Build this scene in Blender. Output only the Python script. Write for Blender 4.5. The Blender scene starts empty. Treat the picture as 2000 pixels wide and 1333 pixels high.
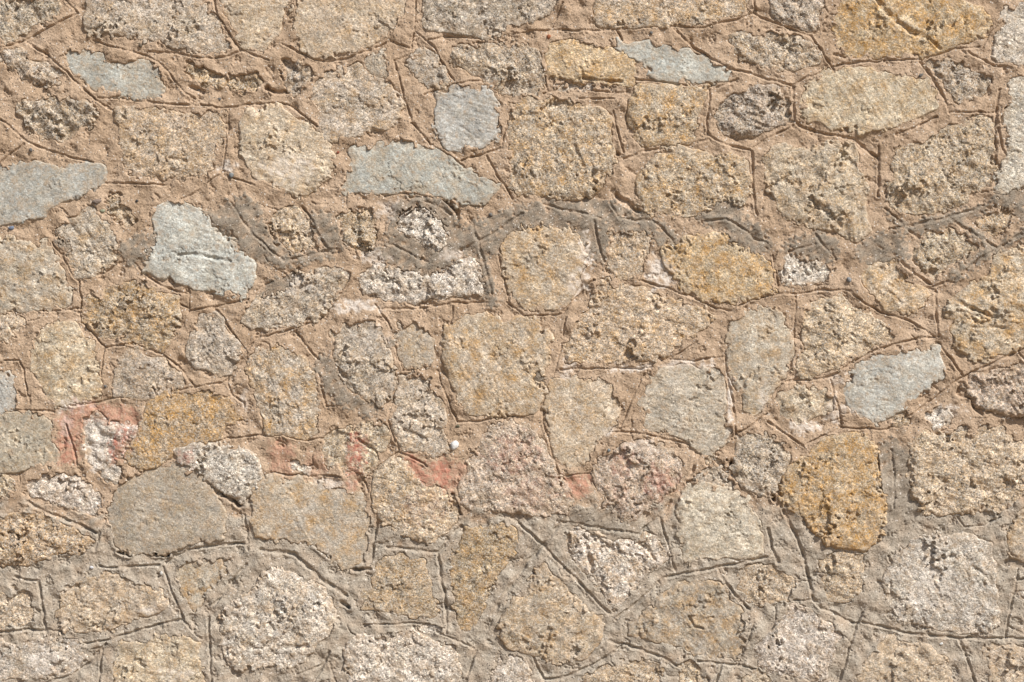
import bpy, math, random
import numpy as np

# ------------------------------------------------------------------ camera, sky, sun, exposure
S = 0.0015                      # metres per photo pixel on the wall face
ZC = 1.50                       # height of the picture centre above the ground
scene = bpy.context.scene
cam_d = bpy.data.cameras.new("camera")
cam = bpy.data.objects.new("camera", cam_d)
scene.collection.objects.link(cam)
cam.location = (0.0, -4.6, ZC)
cam.rotation_euler = (math.radians(90), 0, 0)
cam_d.sensor_width = 36.0
cam_d.lens = 36.0 * 4.6 / (2000 * S)
cam_d.clip_end = 500
scene.camera = cam

SUN_AZ, SUN_EL = 47.0, 45.0     # degrees to the right of the wall's normal; degrees above the horizon
az, el = math.radians(SUN_AZ), math.radians(SUN_EL)
sd = (math.sin(az) * math.cos(el), -math.cos(az) * math.cos(el), math.sin(el))
world = bpy.data.worlds.new("World")
scene.world = world
world.use_nodes = True
wn = world.node_tree
sky = wn.nodes.new("ShaderNodeTexSky")
sky.sky_type = 'NISHITA'
sky.sun_disc = False
sky.sun_elevation = el
sky.sun_rotation = math.atan2(sd[0], sd[1])
wn.links.new(sky.outputs[0], wn.nodes["Background"].inputs[0])
wn.nodes["Background"].inputs[1].default_value = 0.065
sun_d = bpy.data.lights.new("sun", 'SUN')
sun_d.energy = 4.6
sun_d.angle = math.radians(0.53)
sun_d.color = (1.0, 0.965, 0.915)
sun = bpy.data.objects.new("sun", sun_d)
scene.collection.objects.link(sun)
from mathutils import Vector
sun.rotation_euler = Vector(sd).to_track_quat('Z', 'Y').to_euler()
sun.location = (3, -4, 6)
scene.view_settings.view_transform = 'Standard'
scene.view_settings.look = 'None'
scene.view_settings.gamma = 1
scene.view_settings.exposure = 0.40

rng = np.random.default_rng(7)
random.seed(7)
col = scene.collection

# ------------------------------------------------------------------ noise fields on a wrapped lattice
B = 1.5                         # lattice step, photo px
NX, NY = 1400, 960
_kx = np.fft.fftfreq(NX, B)[None, :]
_ky = np.fft.fftfreq(NY, B)[:, None]


def field(lam, bw=0.45, ang=None, stretch=1.0):
    """band noise of wavelength lam px, unit deviation, optionally stretched along a direction"""
    if ang is None:
        k = np.hypot(_kx, _ky)
    else:
        c, s = math.cos(ang), math.sin(ang)
        k = np.hypot((_kx * c + _ky * s) * stretch, (-_kx * s + _ky * c))
    k = np.maximum(k, 1e-9)
    a = np.exp(-(np.log(k * lam) ** 2) / (2 * bw * bw))
    a[0, 0] = 0
    f = np.fft.ifft2(np.fft.fft2(rng.standard_normal((NY, NX))) * a).real
    return (f / f.std()).astype(np.float32)


FD = {n: field(l) for n, l in (("a90", 110), ("a45", 50), ("b45", 50), ("c45", 50), ("a25", 26), ("b25", 26), ("c25", 26),
                               ("d25", 26), ("a12", 13), ("b12", 13), ("c12", 13), ("a8", 9), ("b8", 9), ("a5", 5.5), ("b5", 5.5), ("a4", 4.0))}
FD["trowel"] = field(7, 0.5, math.radians(-35), 7.0)
FD["lay0"] = field(12, 0.5, math.radians(15), 4.0)
FD["lay1"] = field(12, 0.5, math.radians(60), 4.0)
FD["lay2"] = field(12, 0.5, math.radians(-35), 4.0)


class Dom:
    """a lattice of wall points: x, y in photo pixels"""

    def __init__(s, x0, x1, y0, y1, st):
        s.st = st
        s.ix = np.arange(x0, x1 + 1, st)
        s.iy = np.arange(y0, y1 + 1, st)
        s.X, s.Y = np.meshgrid(s.ix * B, s.iy * B)
        s.jx, s.jy = np.meshgrid((s.ix + 28) % NX, (s.iy + 28) % NY)
        k = np.clip(0.75 + 0.65 * s.F("a90", off=5), 0.15, 1.8)
        s.WX = s.X + k * (1.9 * s.F("a25") + 0.8 * s.F("a8") + 1.0 * s.F("a12")) + 1.8 * s.F("b45")
        s.WY = s.Y + k * (1.9 * s.F("b25") + 0.8 * s.F("b8") + 1.0 * s.F("b12")) + 1.8 * s.F("c45")
        s.D = np.full(s.X.shape, -999.0)

    def F(s, n, sl=None, off=0):
        if sl is None:
            return FD[n][(s.jy + off * 131) % NY, (s.jx + off * 77) % NX]
        return FD[n][(s.jy[sl] + off * 131) % NY, (s.jx[sl] + off * 77) % NX]

    def win(s, pts, pad):
        xs = [p[0] for p in pts]
        ys = [p[1] for p in pts]
        i0 = np.searchsorted(s.ix * B, min(xs) - pad)
        i1 = np.searchsorted(s.ix * B, max(xs) + pad)
        j0 = np.searchsorted(s.iy * B, min(ys) - pad)
        j1 = np.searchsorted(s.iy * B, max(ys) + pad)
        return (slice(j0, j1), slice(i0, i1))


def seg_dist(X, Y, pts, closed):
    n = len(pts)
    best = np.full(X.shape, 1e9)
    for i in range(n if closed else n - 1):
        ax, ay = pts[i]
        bx, by = pts[(i + 1) % n]
        dx, dy = bx - ax, by - ay
        L = dx * dx + dy * dy + 1e-9
        t = np.clip(((X - ax) * dx + (Y - ay) * dy) / L, 0, 1)
        best = np.minimum(best, (X - ax - t * dx) ** 2 + (Y - ay - t * dy) ** 2)
    return np.sqrt(best)


def inside(X, Y, pts):
    r = np.zeros(X.shape, bool)
    n = len(pts)
    for i in range(n):
        ax, ay = pts[i]
        bx, by = pts[(i + 1) % n]
        if ay == by:
            continue
        c = ((ay > Y) != (by > Y)) & (X < (bx - ax) * (Y - ay) / (by - ay) + ax)
        r ^= c
    return r


def chaikin(p):
    o = []
    for i in range(len(p)):
        a, b = p[i], p[(i + 1) % len(p)]
        o.append((a[0] * .88 + b[0] * .12, a[1] * .88 + b[1] * .12))
        o.append((a[0] * .12 + b[0] * .88, a[1] * .12 + b[1] * .88))
    return o


def sdf(X, Y, pts):
    d = seg_dist(X, Y, pts, True)
    return np.where(inside(X, Y, pts), d, -d)


def sstep(a, b, x):
    t = np.clip((x - a) / (b - a), 0, 1)
    return t * t * (3 - 2 * t)


def P(s):
    v = [float(t) for t in s.replace(',', ' ').split()]
    return list(zip(v[0::2], v[1::2]))


# each stone: colour, roughness, how far it stands out (mm), ochre | outline on the wall face | label where it looks its own
STONES = """
dark 1.0 1 0.1|0,0 105,0 120,15 112,28 80,42 55,58 33,68 30,74 0,84 -40,90 -40,-30 105,-30|dark grey rough stone in the top left corner
grey 0.7 1 0.15|175,-30 175,0 172,25 165,40 168,60 175,66 210,68 255,72 270,78 310,78 340,90 375,98 400,105 440,98 442,80 437,70 428,40 405,22 400,8 393,0 393,-30
cream 0.4 0 0.2|433,-30 433,0 440,25 455,55 468,82 475,95 500,100 523,92 530,75 545,55 552,30 560,0 560,-30
cream 0.4 1 0.2|588,-30 588,0 580,10 575,40 572,55 585,75 590,95 605,108 640,110 670,100 720,92 750,70 775,52 780,40 790,25 793,0 793,-30|pale cream smooth stone at the top edge
grey 0.8 1 0.05|835,-30 835,0 822,20 824,45 838,60 880,62 920,68 950,74 972,72 985,55 1000,46 1040,42 1070,28 1082,15 1082,-30
tan 0.7 0 0.35|1163,-30 1163,0 1160,25 1158,42 1175,50 1215,53 1250,50 1315,51 1345,45 1400,42 1420,32 1455,24 1458,0 1458,-30
dark 1.0 0 0|1505,-30 1505,0 1503,22 1520,38 1545,50 1575,60 1593,58 1598,40 1600,25 1610,15 1612,-30
gold 0.6 2 0.75|1645,-30 1645,5 1632,30 1628,48 1633,75 1650,110 1680,114 1712,110 1765,109 1803,108 1838,99 1858,93 1876,82 1926,66 1932,54 1923,27 1915,15 1890,8 1856,-6 1840,-30|large golden stone split by a diagonal crack at the top right
white 0.5 2 0.05|2040,4 2000,8 1963,15 1958,35 1950,70 1942,90 1945,115 1958,122 1985,125 2000,128 2040,130
dark 1.2 -2 0.1|-40,95 0,100 30,95 52,100 60,118 75,125 105,133 115,145 114,160 100,165 70,162 45,155 40,145 25,138 15,125 -40,120
dark 1.2 -1 0.1|35,205 50,198 75,200 100,192 140,195 175,203 183,215 183,240 176,255 160,248 150,258 135,270 110,275 85,268 60,258 50,240 45,230 35,222
blue 0.35 -2 0.15|128,105 145,98 160,95 180,100 200,112 215,122 240,127 262,120 285,122 298,135 312,145 317,165 315,190 300,195 275,192 245,190 220,183 200,178 178,172 165,160 155,148 140,135 132,122|pale blue-grey slab with a ragged upper edge under the mortar
brown 1.5 -7 0.3|358,122 400,128 430,145 470,150 500,145 515,160 505,170 480,175 455,178 430,175 395,165 365,155
dark 1.6 -4 0.1|552,118 585,118 605,128 612,145 600,165 592,178 575,190 562,175 555,150 553,130
grey 0.6 1 0.25|692,125 665,138 630,148 622,160 606,178 612,200 618,215 625,230 625,250 630,268 645,277 665,272 690,265 710,258 740,252 770,245 782,232 780,215 785,205 775,190 768,178 762,160 748,158 735,150 720,143 706,130
grey 0.5 0 0.05|715,118 730,102 745,98 755,112 760,125 752,135 752,150 738,146 722,136
grey 0.7 0 0.15|800,115 815,105 832,97 845,105 855,115 862,130 870,142 872,160 870,172 855,174 840,170 828,162 815,152 808,138 795,125
blue 0.45 2 0|851,190 875,185 890,172 925,172 957,176 960,195 970,215 972,240 968,255 970,275 945,284 915,288 885,296 868,285 858,268 849,245 852,220|squarish lilac-grey stone
dark 1.0 -1 0.15|878,100 900,90 940,88 985,90 1005,87 1035,92 1050,100 1060,120 1062,140 1060,160 1055,180 1035,188 1010,182 975,180 965,165 940,150 915,140 895,130 880,118
gold 0.6 1 0.45|1072,92 1095,80 1140,82 1155,90 1178,94 1200,103 1220,107 1236,122 1241,145 1235,170 1215,165 1185,160 1150,158 1110,152 1080,150 1068,140 1067,118|yellow stone left of the pale blue-white wedge
blue 0.4 1 0.05|1205,80 1220,86 1243,89 1260,83 1288,86 1308,94 1323,100 1348,98 1363,107 1390,120 1410,136 1428,138 1428,157 1390,160 1345,160 1300,159 1283,155 1265,140 1252,120 1224,105 1207,97|blue-white wedge-shaped slab near the top
dark 1.1 -1 0.15|1422,70 1450,65 1470,72 1500,65 1520,70 1550,72 1575,78 1590,92 1602,110 1600,122 1580,128 1555,138 1525,135 1500,130 1475,125 1445,110 1435,98 1425,85
tan 0.7 2 0.5|1245,168 1280,170 1330,171 1376,175 1378,185 1372,205 1360,218 1358,250 1350,278 1313,285 1280,286 1253,285 1236,262 1226,225 1232,200
dark 1.3 0 0|1400,205 1420,200 1435,185 1455,175 1480,168 1500,165 1520,175 1532,195 1545,220 1540,238 1520,245 1500,252 1470,262 1440,268 1415,258 1402,240 1397,220
cream 0.45 3 0.3|1635,140 1670,130 1688,135 1740,147 1770,145 1805,158 1823,172 1828,213 1815,220 1780,233 1730,250 1675,255 1625,250 1608,238 1570,235 1565,205 1570,185 1585,160 1600,145|large cream oval stone ringed by a tooled line
dark 1.1 -1 0.1|1805,122 1845,120 1885,120 1898,138 1935,148 1930,163 1923,185 1890,193 1870,200 1860,180 1835,155
white 0.45 2 0.05|2040,150 1978,150 1972,180 1975,205 1965,220 1962,235 1970,260 1968,300 1960,325 1950,340 1945,375 1957,397 1980,385 2000,360 2040,340|tall blue-white stone on the right edge
tan 0.9 0 0.2|1755,290 1800,282 1835,262 1848,245 1885,242 1905,228 1940,232 1943,300 1940,365 1920,372 1892,380 1885,398 1855,408 1825,415 1800,418 1770,415 1745,400 1735,380 1733,360 1750,340 1745,315
cream 0.9 3 0.25|1492,305 1508,290 1535,282 1560,296 1583,297 1610,283 1640,277 1668,287 1674,333 1690,360 1685,395 1690,425 1702,445 1685,466 1668,472 1645,458 1630,443 1600,447 1575,440 1540,430 1518,405 1505,365 1492,335
tan 0.75 3 0.45|1272,320 1285,300 1338,290 1370,298 1392,305 1425,300 1456,315 1463,358 1455,400 1425,405 1390,418 1357,422 1310,418 1262,415 1248,390 1243,350 1255,335
tan 0.8 1 0.4|1005,200 1050,195 1100,193 1122,203 1148,208 1172,212 1192,232 1190,265 1195,300 1200,325 1182,342 1175,365 1148,385 1100,388 1060,382 1025,383 1005,375 996,345 1000,300 995,260 1000,225
tan 0.65 0 0.25|226,212 255,210 295,210 325,220 365,224 400,222 432,217 436,250 425,290 415,325 395,340 365,350 340,345 290,345 250,340 242,310 235,270 232,240
cream 0.55 2 0.2|480,222 500,218 515,210 545,208 565,225 580,245 608,248 628,265 645,293 650,315 645,345 620,365 588,386 565,378 540,362 510,350 492,335 480,310 470,290 472,262 468,245
blue 0.35 0 0.12|688,285 712,284 730,290 750,277 788,277 820,285 845,290 870,305 905,328 925,343 950,348 968,360 962,378 945,395 933,400 890,393 855,383 820,375 785,373 750,380 715,375 672,380 668,368 680,348 685,320|long pale blue-grey slab with a pointed right end
blue 0.35 2 0.12|-40,325 15,328 35,320 65,318 100,326 125,325 165,322 205,325 203,340 195,360 160,380 112,398 98,405 85,420 45,430 0,440 -40,440|large smooth pale blue-green stone on the left edge
pale 0.6 1 0.25|-40,465 15,467 40,470 60,475 95,475 105,500 118,525 130,550 141,575 138,595 110,600 60,606 0,609 -40,608
grey 0.8 0 0.2|110,452 125,440 145,428 165,415 182,405 190,420 205,445 225,462 235,480 228,500 222,515 200,525 185,540 160,545 145,540 138,520 130,490 115,475
brown 1.3 -4 0.1|205,392 222,380 240,395 255,420 270,430 265,445 240,440 222,420 208,410
blue 0.45 2 0|305,408 338,393 360,400 378,413 402,417 406,440 435,460 458,473 463,490 485,503 497,520 490,558 472,580 445,572 420,570 375,563 350,548 315,540 285,533 286,508 298,483 303,445|blue-grey stone with a horizontal crack
tan 0.9 -3 0.2|522,432 548,408 585,405 602,425 612,455 620,485 590,495 558,505 545,480 530,455
brown 1.4 -2 0.1|655,425 690,412 720,408 735,425 728,450 735,480 715,500 685,490 670,470 668,445
white 1.2 -1 0|775,410 800,395 830,400 850,412 870,430 880,460 875,480 850,500 835,490 815,470 790,460 770,455 770,430|round grey-white stone ringed by smeared grey mortar
white 1.0 0 0.1|700,545 725,520 755,520 790,528 820,535 850,535 885,512 920,505 938,515 940,546 950,570 915,578 880,580 845,585 805,592 765,590 735,580 708,570
grey 0.9 0 0.15|472,615 495,590 520,565 550,545 580,530 612,530 645,522 680,530 672,555 655,580 645,600 625,622 600,630 565,638 530,640 500,642 478,635
cream 0.5 3 0.4|985,470 1000,455 1030,445 1060,438 1085,450 1110,445 1130,455 1140,475 1142,490 1136,520 1125,560 1108,598 1080,600 1050,605 1025,600 1005,582 992,555 988,520 980,495|rounded yellowish stone below the grey mortar smear
tan 0.7 -1 0.25|1180,453 1225,455 1270,451 1270,468 1258,503 1248,541 1225,546 1198,543 1188,516 1195,473
gold 0.6 2 0.6|1295,478 1320,472 1343,465 1380,462 1418,456 1435,480 1462,492 1490,500 1508,520 1510,572 1480,580 1450,586 1413,591 1383,586 1340,570 1318,540 1296,515|golden brown stone above the long wavy tooled line
tan 0.75 1 0.35|1175,545 1195,550 1222,560 1250,560 1275,575 1305,585 1340,595 1370,605 1388,618 1378,638 1350,655 1320,675 1300,692 1270,705 1240,700 1205,708 1160,705 1115,708 1100,700 1108,665 1125,635 1145,610 1158,580
cream 0.5 4 0.4|880,640 895,628 912,618 935,615 960,622 985,635 1010,625 1045,625 1060,648 1085,657 1072,675 1065,715 1060,760 1048,805 1015,808 975,812 945,806 912,808 898,785 885,750 870,715 863,685 868,660|big pale yellow stone at the centre
pale 0.4 1 0.25|1428,640 1440,620 1470,610 1500,602 1525,612 1535,640 1546,670 1545,695 1535,730 1510,760 1495,790 1480,810 1460,805 1455,780 1435,750 1425,720 1422,675
tan 0.8 0 0.2|1575,605 1612,582 1640,582 1665,600 1690,612 1722,632 1743,655 1735,670 1705,680 1680,690 1650,710 1635,720 1605,725 1575,737 1553,728 1560,700 1575,680 1570,645 1572,620
white 0.9 -2 0|1530,500 1560,510 1590,512 1620,520 1625,545 1600,552 1560,557 1535,555 1522,530
cream 0.7 1 0.55|1700,513 1725,512 1750,511 1765,541 1808,568 1810,583 1783,611 1733,608 1708,576 1680,546
cream 0.8 4 0.5|2040,480 1990,490 1960,495 1940,505 1937,540 1905,555 1872,575 1845,605 1862,630 1858,650 1870,680 1895,695 1915,706 1940,695 1965,688 2000,672 2040,655|large cream and orange stone on the right edge
tan 1.0 -2 0.15|1808,455 1830,450 1855,448 1880,460 1908,480 1898,497 1870,512 1845,525 1825,543 1800,528 1780,505 1785,485 1800,470
brown 1.1 -2 0.3|1910,433 1930,413 1970,410 1980,425 1965,450 1930,463 1915,450
brown 0.9 0 0.4|165,585 190,580 208,568 228,558 275,552 297,562 320,577 348,578 350,610 342,645 330,672 318,686 290,678 255,665 220,662 195,656 175,640 160,622 170,600
grey 0.8 1 0|395,612 418,610 432,625 445,645 462,665 466,690 455,718 443,737 415,728 380,715 363,695 370,662 385,638
cream 0.6 1 0.3|83,643 120,631 150,633 165,661 185,671 190,716 193,766 183,776 135,791 100,789 85,761 60,721 63,678
tan 0.7 -1 0.15|-40,618 20,615 45,625 40,645 20,660 0,668 -40,668
blue 0.4 0 0.1|-40,716 0,718 15,731 28,753 33,796 0,808 -40,810
green 0.45 2 0.1|-40,815 0,813 45,806 83,813 98,828 100,856 110,886 108,906 60,910 35,918 0,921 -40,921|grey-green stone on the left edge beside the red paint stain
grey 0.7 0 0.15|240,691 258,678 278,698 320,703 343,721 358,743 355,758 325,768 275,783 250,778 223,773 223,738 235,711
brown 0.6 2 0.85|285,791 310,773 363,771 410,768 445,778 463,801 468,821 435,836 430,858 390,863 360,866 338,886 313,906 278,918 243,891 265,856 280,821|ochre brown stone right of the red paint stain
white 1.0 5 0|340,885 365,872 400,873 440,873 465,880 495,888 508,910 505,940 490,965 472,975 445,965 425,952 395,925 360,905|jutting grey-white stone that shades the gap under it
white 1.1 -2 0|160,811 190,806 213,826 245,826 268,836 260,856 240,891 215,906 233,916 225,953 205,935 190,916 173,906 165,866|white stone daubed with faded red paint
grey 0.75 1 0.4|490,695 510,683 545,680 580,690 600,705 612,725 618,765 620,800 618,838 598,858 570,850 540,848 520,845 512,815 500,770 488,735
grey 0.85 1 0.1|650,645 690,632 730,632 748,650 755,680 768,715 770,755 755,785 742,795 720,780 690,765 665,740 655,705 655,675
pale 0.35 -1 0.25|773,646 800,631 820,631 836,656 851,674 848,706 825,719 788,721 778,681
grey 0.8 0 0.1|783,731 833,739 846,766 863,786 871,816 858,841 871,859 878,886 858,891 813,879 783,876 770,841 763,816 778,771
tan 1.0 -1 0.15|625,881 638,846 688,834 720,826 753,829 763,851 758,868 738,884 738,906 710,926 675,921 640,906|tan stone with an upright stroke of red paint
tan 0.85 1 0.25|730,930 745,912 768,893 785,898 805,922 833,947 862,960 884,968 893,990 888,1010 872,1035 850,1060 820,1055 788,1043 765,1030 742,1010 728,985 728,955
pink 0.9 3 0|945,848 965,835 1000,825 1030,830 1048,842 1063,875 1078,910 1092,940 1110,962 1118,985 1100,1000 1060,1005 1010,1000 960,995 905,990 893,965 912,930 915,902 935,880|large pinkish brown stone below the big pale yellow one
cream 0.4 0 0.25|1075,744 1123,738 1140,746 1165,744 1185,736 1205,779 1208,819 1183,846 1165,866 1143,904 1110,914 1088,896 1078,866 1068,816 1065,786
pale 0.45 1 0.08|1295,719 1333,714 1393,721 1410,731 1413,779 1413,821 1426,841 1423,861 1398,874 1396,888 1363,884 1353,864 1318,849 1296,841 1260,836 1263,806 1248,786 1263,766 1270,744
pink 1.0 1 0.05|1165,905 1185,886 1220,870 1250,860 1285,865 1308,880 1330,900 1335,915 1322,940 1305,962 1280,980 1262,995 1245,1012 1220,1020 1205,1000 1185,978 1170,960 1158,938|brownish stone tinged with red paint under the short sloping tooled line
cream 0.9 -1 0.15|1543,761 1580,758 1613,759 1625,779 1623,801 1583,816 1558,831 1525,806 1515,791 1522,774
blue 0.4 1 0.08|1660,724 1695,704 1733,694 1800,691 1828,679 1836,704 1848,729 1823,746 1775,786 1740,814 1705,826 1675,809 1650,791 1650,759 1673,744|smooth blue-grey slab sloping up to the right
dark 1.0 1 0|1441,861 1463,841 1500,856 1520,864 1538,879 1540,901 1530,921 1515,939 1510,966 1488,969 1461,961 1441,941 1431,916
gold 0.7 5 0.8|1610,861 1640,851 1675,846 1700,859 1713,879 1713,904 1718,959 1728,976 1728,999 1728,1026 1720,1044 1690,1072 1650,1069 1628,1066 1605,1051 1585,1036 1563,1006 1528,979 1525,949 1543,911 1578,889|large golden ochre stone with a dark gap beneath it
tan 0.9 1 0.2|1778,862 1800,845 1820,850 1850,848 1880,852 1905,845 1925,832 1958,842 1980,860 2005,862 2040,862 2040,960 1998,970 1978,985 1955,998 1920,996 1880,1000 1825,1004 1795,995 1780,975 1770,940 1778,915
pink 1.2 0 0.05|1882,758 1905,735 1935,728 1965,722 2000,712 2040,708 2040,815 1995,815 1950,808 1925,800 1905,785
white 1.1 -2 0|1805,815 1820,800 1850,795 1862,815 1850,830 1825,838
brown 1.2 1 0.3|-40,1010 0,1012 45,1003 85,1012 110,1020 140,1035 165,1050 182,1060 160,1075 135,1080 105,1085 75,1098 30,1105 0,1100 -40,1100
tan 1.0 0 0.15|-40,920 5,925 27,938 25,955 8,968 -40,972
white 1.0 -2 0.1|45,948 70,935 110,930 150,930 175,950 190,965 200,985 190,1005 165,1000 130,990 95,975 60,968
green 0.3 1 0.12|295,921 320,908 345,900 375,915 392,930 410,955 428,975 437,1000 440,1030 432,1052 400,1056 363,1062 335,1080 290,1079 255,1080 230,1074 222,1045 213,1015 218,990 225,955 242,938|broad flat grey stone with two dark slots under it
pale 0.35 1 0.3|508,938 545,931 600,942 640,955 672,958 705,966 715,985 720,1030 710,1060 706,1102 685,1110 663,1110 642,1084 623,1066 595,1062 553,1048 520,1052 500,1045 492,1005 498,965
pale 0.5 -1 0.35|345,1110 370,1100 400,1100 432,1093 440,1105 430,1130 405,1155 390,1180 378,1195 365,1175 358,1155 345,1130
cream 0.9 1 0.2|120,1150 150,1140 180,1132 205,1120 225,1125 248,1130 270,1142 298,1150 322,1160 326,1188 290,1198 262,1207 230,1222 190,1232 150,1232 122,1222 112,1200 122,1180
tan 1.0 -1 0.1|-40,1155 0,1162 25,1153 50,1158 62,1180 65,1205 55,1220 20,1225 -40,1228
white 0.7 1 0.1|-40,1255 10,1258 45,1262 65,1252 100,1247 140,1245 158,1262 165,1288 148,1308 110,1320 60,1322 0,1328 -40,1330
cream 0.7 1 0.2|232,1260 265,1258 300,1250 330,1245 362,1247 382,1255 388,1285 397,1312 395,1370 235,1370 222,1310 228,1285
white 0.8 3 0.15|445,1190 470,1170 495,1150 515,1122 535,1115 558,1115 585,1130 610,1140 633,1148 640,1165 652,1190 650,1220 638,1240 622,1255 605,1275 590,1290 568,1304 540,1302 500,1300 470,1308 448,1300 438,1270 432,1240 435,1210|large rounded whitish stone near the bottom
tan 0.7 0 0.3|735,1105 750,1093 780,1087 808,1090 828,1095 830,1118 845,1150 853,1182 850,1205 815,1203 775,1198 740,1195 712,1188 702,1170 708,1155 728,1145 732,1125
brown 0.7 1 0.35|905,1050 912,1035 935,1030 965,1028 990,1025 1005,1040 1010,1065 1000,1085 978,1115 955,1150 942,1190 928,1215 920,1228 900,1230 892,1200 885,1150 880,1112 887,1080
white 0.9 0 0.2|1108,1042 1118,1037 1140,1041 1163,1039 1185,1054 1225,1058 1248,1052 1263,1045 1281,1054 1300,1072 1303,1097 1275,1109 1250,1132 1233,1154 1213,1182 1190,1179 1175,1149 1155,1124 1135,1112 1115,1082|three-cornered pinkish white stone pointing down
cream 0.75 2 0.25|1050,1115 1067,1100 1078,1122 1100,1140 1118,1162 1138,1180 1150,1197 1172,1208 1180,1235 1165,1262 1140,1282 1105,1293 1082,1297 1060,1282 1020,1272 985,1258 972,1230 982,1205 1000,1180 1022,1162 1040,1140
pale 0.5 2 0.05|1325,975 1335,957 1362,945 1395,950 1425,957 1460,968 1465,993 1476,1012 1484,1050 1486,1082 1460,1088 1420,1086 1380,1090 1355,1092 1342,1102 1337,1075 1326,1048 1328,1012
green 0.7 0 0.3|1308,1152 1338,1142 1360,1136 1385,1137 1410,1142 1423,1174 1445,1184 1450,1224 1453,1249 1443,1282 1395,1282 1350,1279 1325,1259 1275,1249 1230,1239 1230,1224 1262,1199 1278,1179
tan 0.9 -1 0.1|1448,1112 1475,1105 1500,1108 1530,1110 1543,1130 1547,1152 1540,1175 1515,1178 1490,1182 1465,1178 1452,1160 1446,1135
tan 0.9 -1 0.15|1600,1094 1630,1084 1650,1076 1685,1079 1683,1104 1685,1139 1680,1164 1645,1177 1618,1172 1608,1144 1600,1119
white 0.6 3 0.08|1755,1080 1778,1065 1790,1050 1820,1055 1858,1050 1885,1043 1910,1055 1932,1063 1938,1100 1942,1150 1946,1185 1948,1228 1912,1238 1862,1233 1812,1223 1762,1210 1745,1190 1733,1172 1728,1150 1728,1125 1742,1108|large whitish granite block near the lower right corner
cream 0.6 3 0.3|2040,985 1998,995 1983,1012 1972,1045 1970,1070 1976,1088 2000,1097 2040,1097
white 0.7 0 0|1988,1160 2005,1150 2040,1150 2040,1185 2000,1182
white 0.8 1 0.1|1520,1215 1543,1185 1565,1187 1588,1190 1597,1212 1620,1222 1643,1242 1632,1262 1622,1295 1612,1325 1580,1328 1540,1318 1505,1312 1480,1295 1478,1265 1495,1245
cream 0.8 1 0.15|1725,1248 1742,1245 1768,1258 1800,1262 1817,1258 1828,1278 1850,1298 1860,1325 1865,1370 1670,1370 1675,1320 1695,1288 1718,1268
cream 0.8 1 0.15|1918,1268 1945,1262 1975,1264 2000,1275 2040,1280 2040,1370 1938,1370 1935,1320 1932,1288
white 0.9 1 0.08|675,1262 697,1243 730,1245 765,1242 800,1235 835,1248 870,1258 890,1268 900,1300 890,1370 690,1370 682,1320 680,1290
white 0.7 0 0.05|968,1310 985,1290 1005,1282 1022,1290 1034,1315 1035,1370 955,1370 958,1330
tan 0.9 0 0.15|1140,1330 1160,1312 1190,1302 1230,1290 1262,1293 1292,1300 1290,1325 1300,1370 1135,1370
tan 1.1 -1 0.2|1330,1300 1345,1288 1360,1290 1370,1315 1385,1333 1380,1370 1325,1370
cream 0.9 -1 0.1|1455,1325 1475,1312 1500,1320 1520,1335 1515,1370 1450,1370
grey 1.0 -2 0|1352,935 1375,920 1400,912 1418,918 1430,940 1428,955 1400,948 1370,945
white 1.0 -3 0|568,908 580,900 598,910 602,922 578,924
brown 1.1 -3 0.1|1730,815 1750,806 1775,812 1772,828 1745,832
grey 1.0 -3 0|1848,862 1868,840 1890,832 1902,842 1880,850
tan 1.0 -3 0.1|1378,892 1395,890 1412,900 1405,910 1385,906
grey 1.1 -3 0|1080,178 1110,160 1150,166 1185,170 1200,176 1150,172
white 0.9 -3 0|815,1228 835,1222 862,1228 858,1238 830,1236
"""

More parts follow.
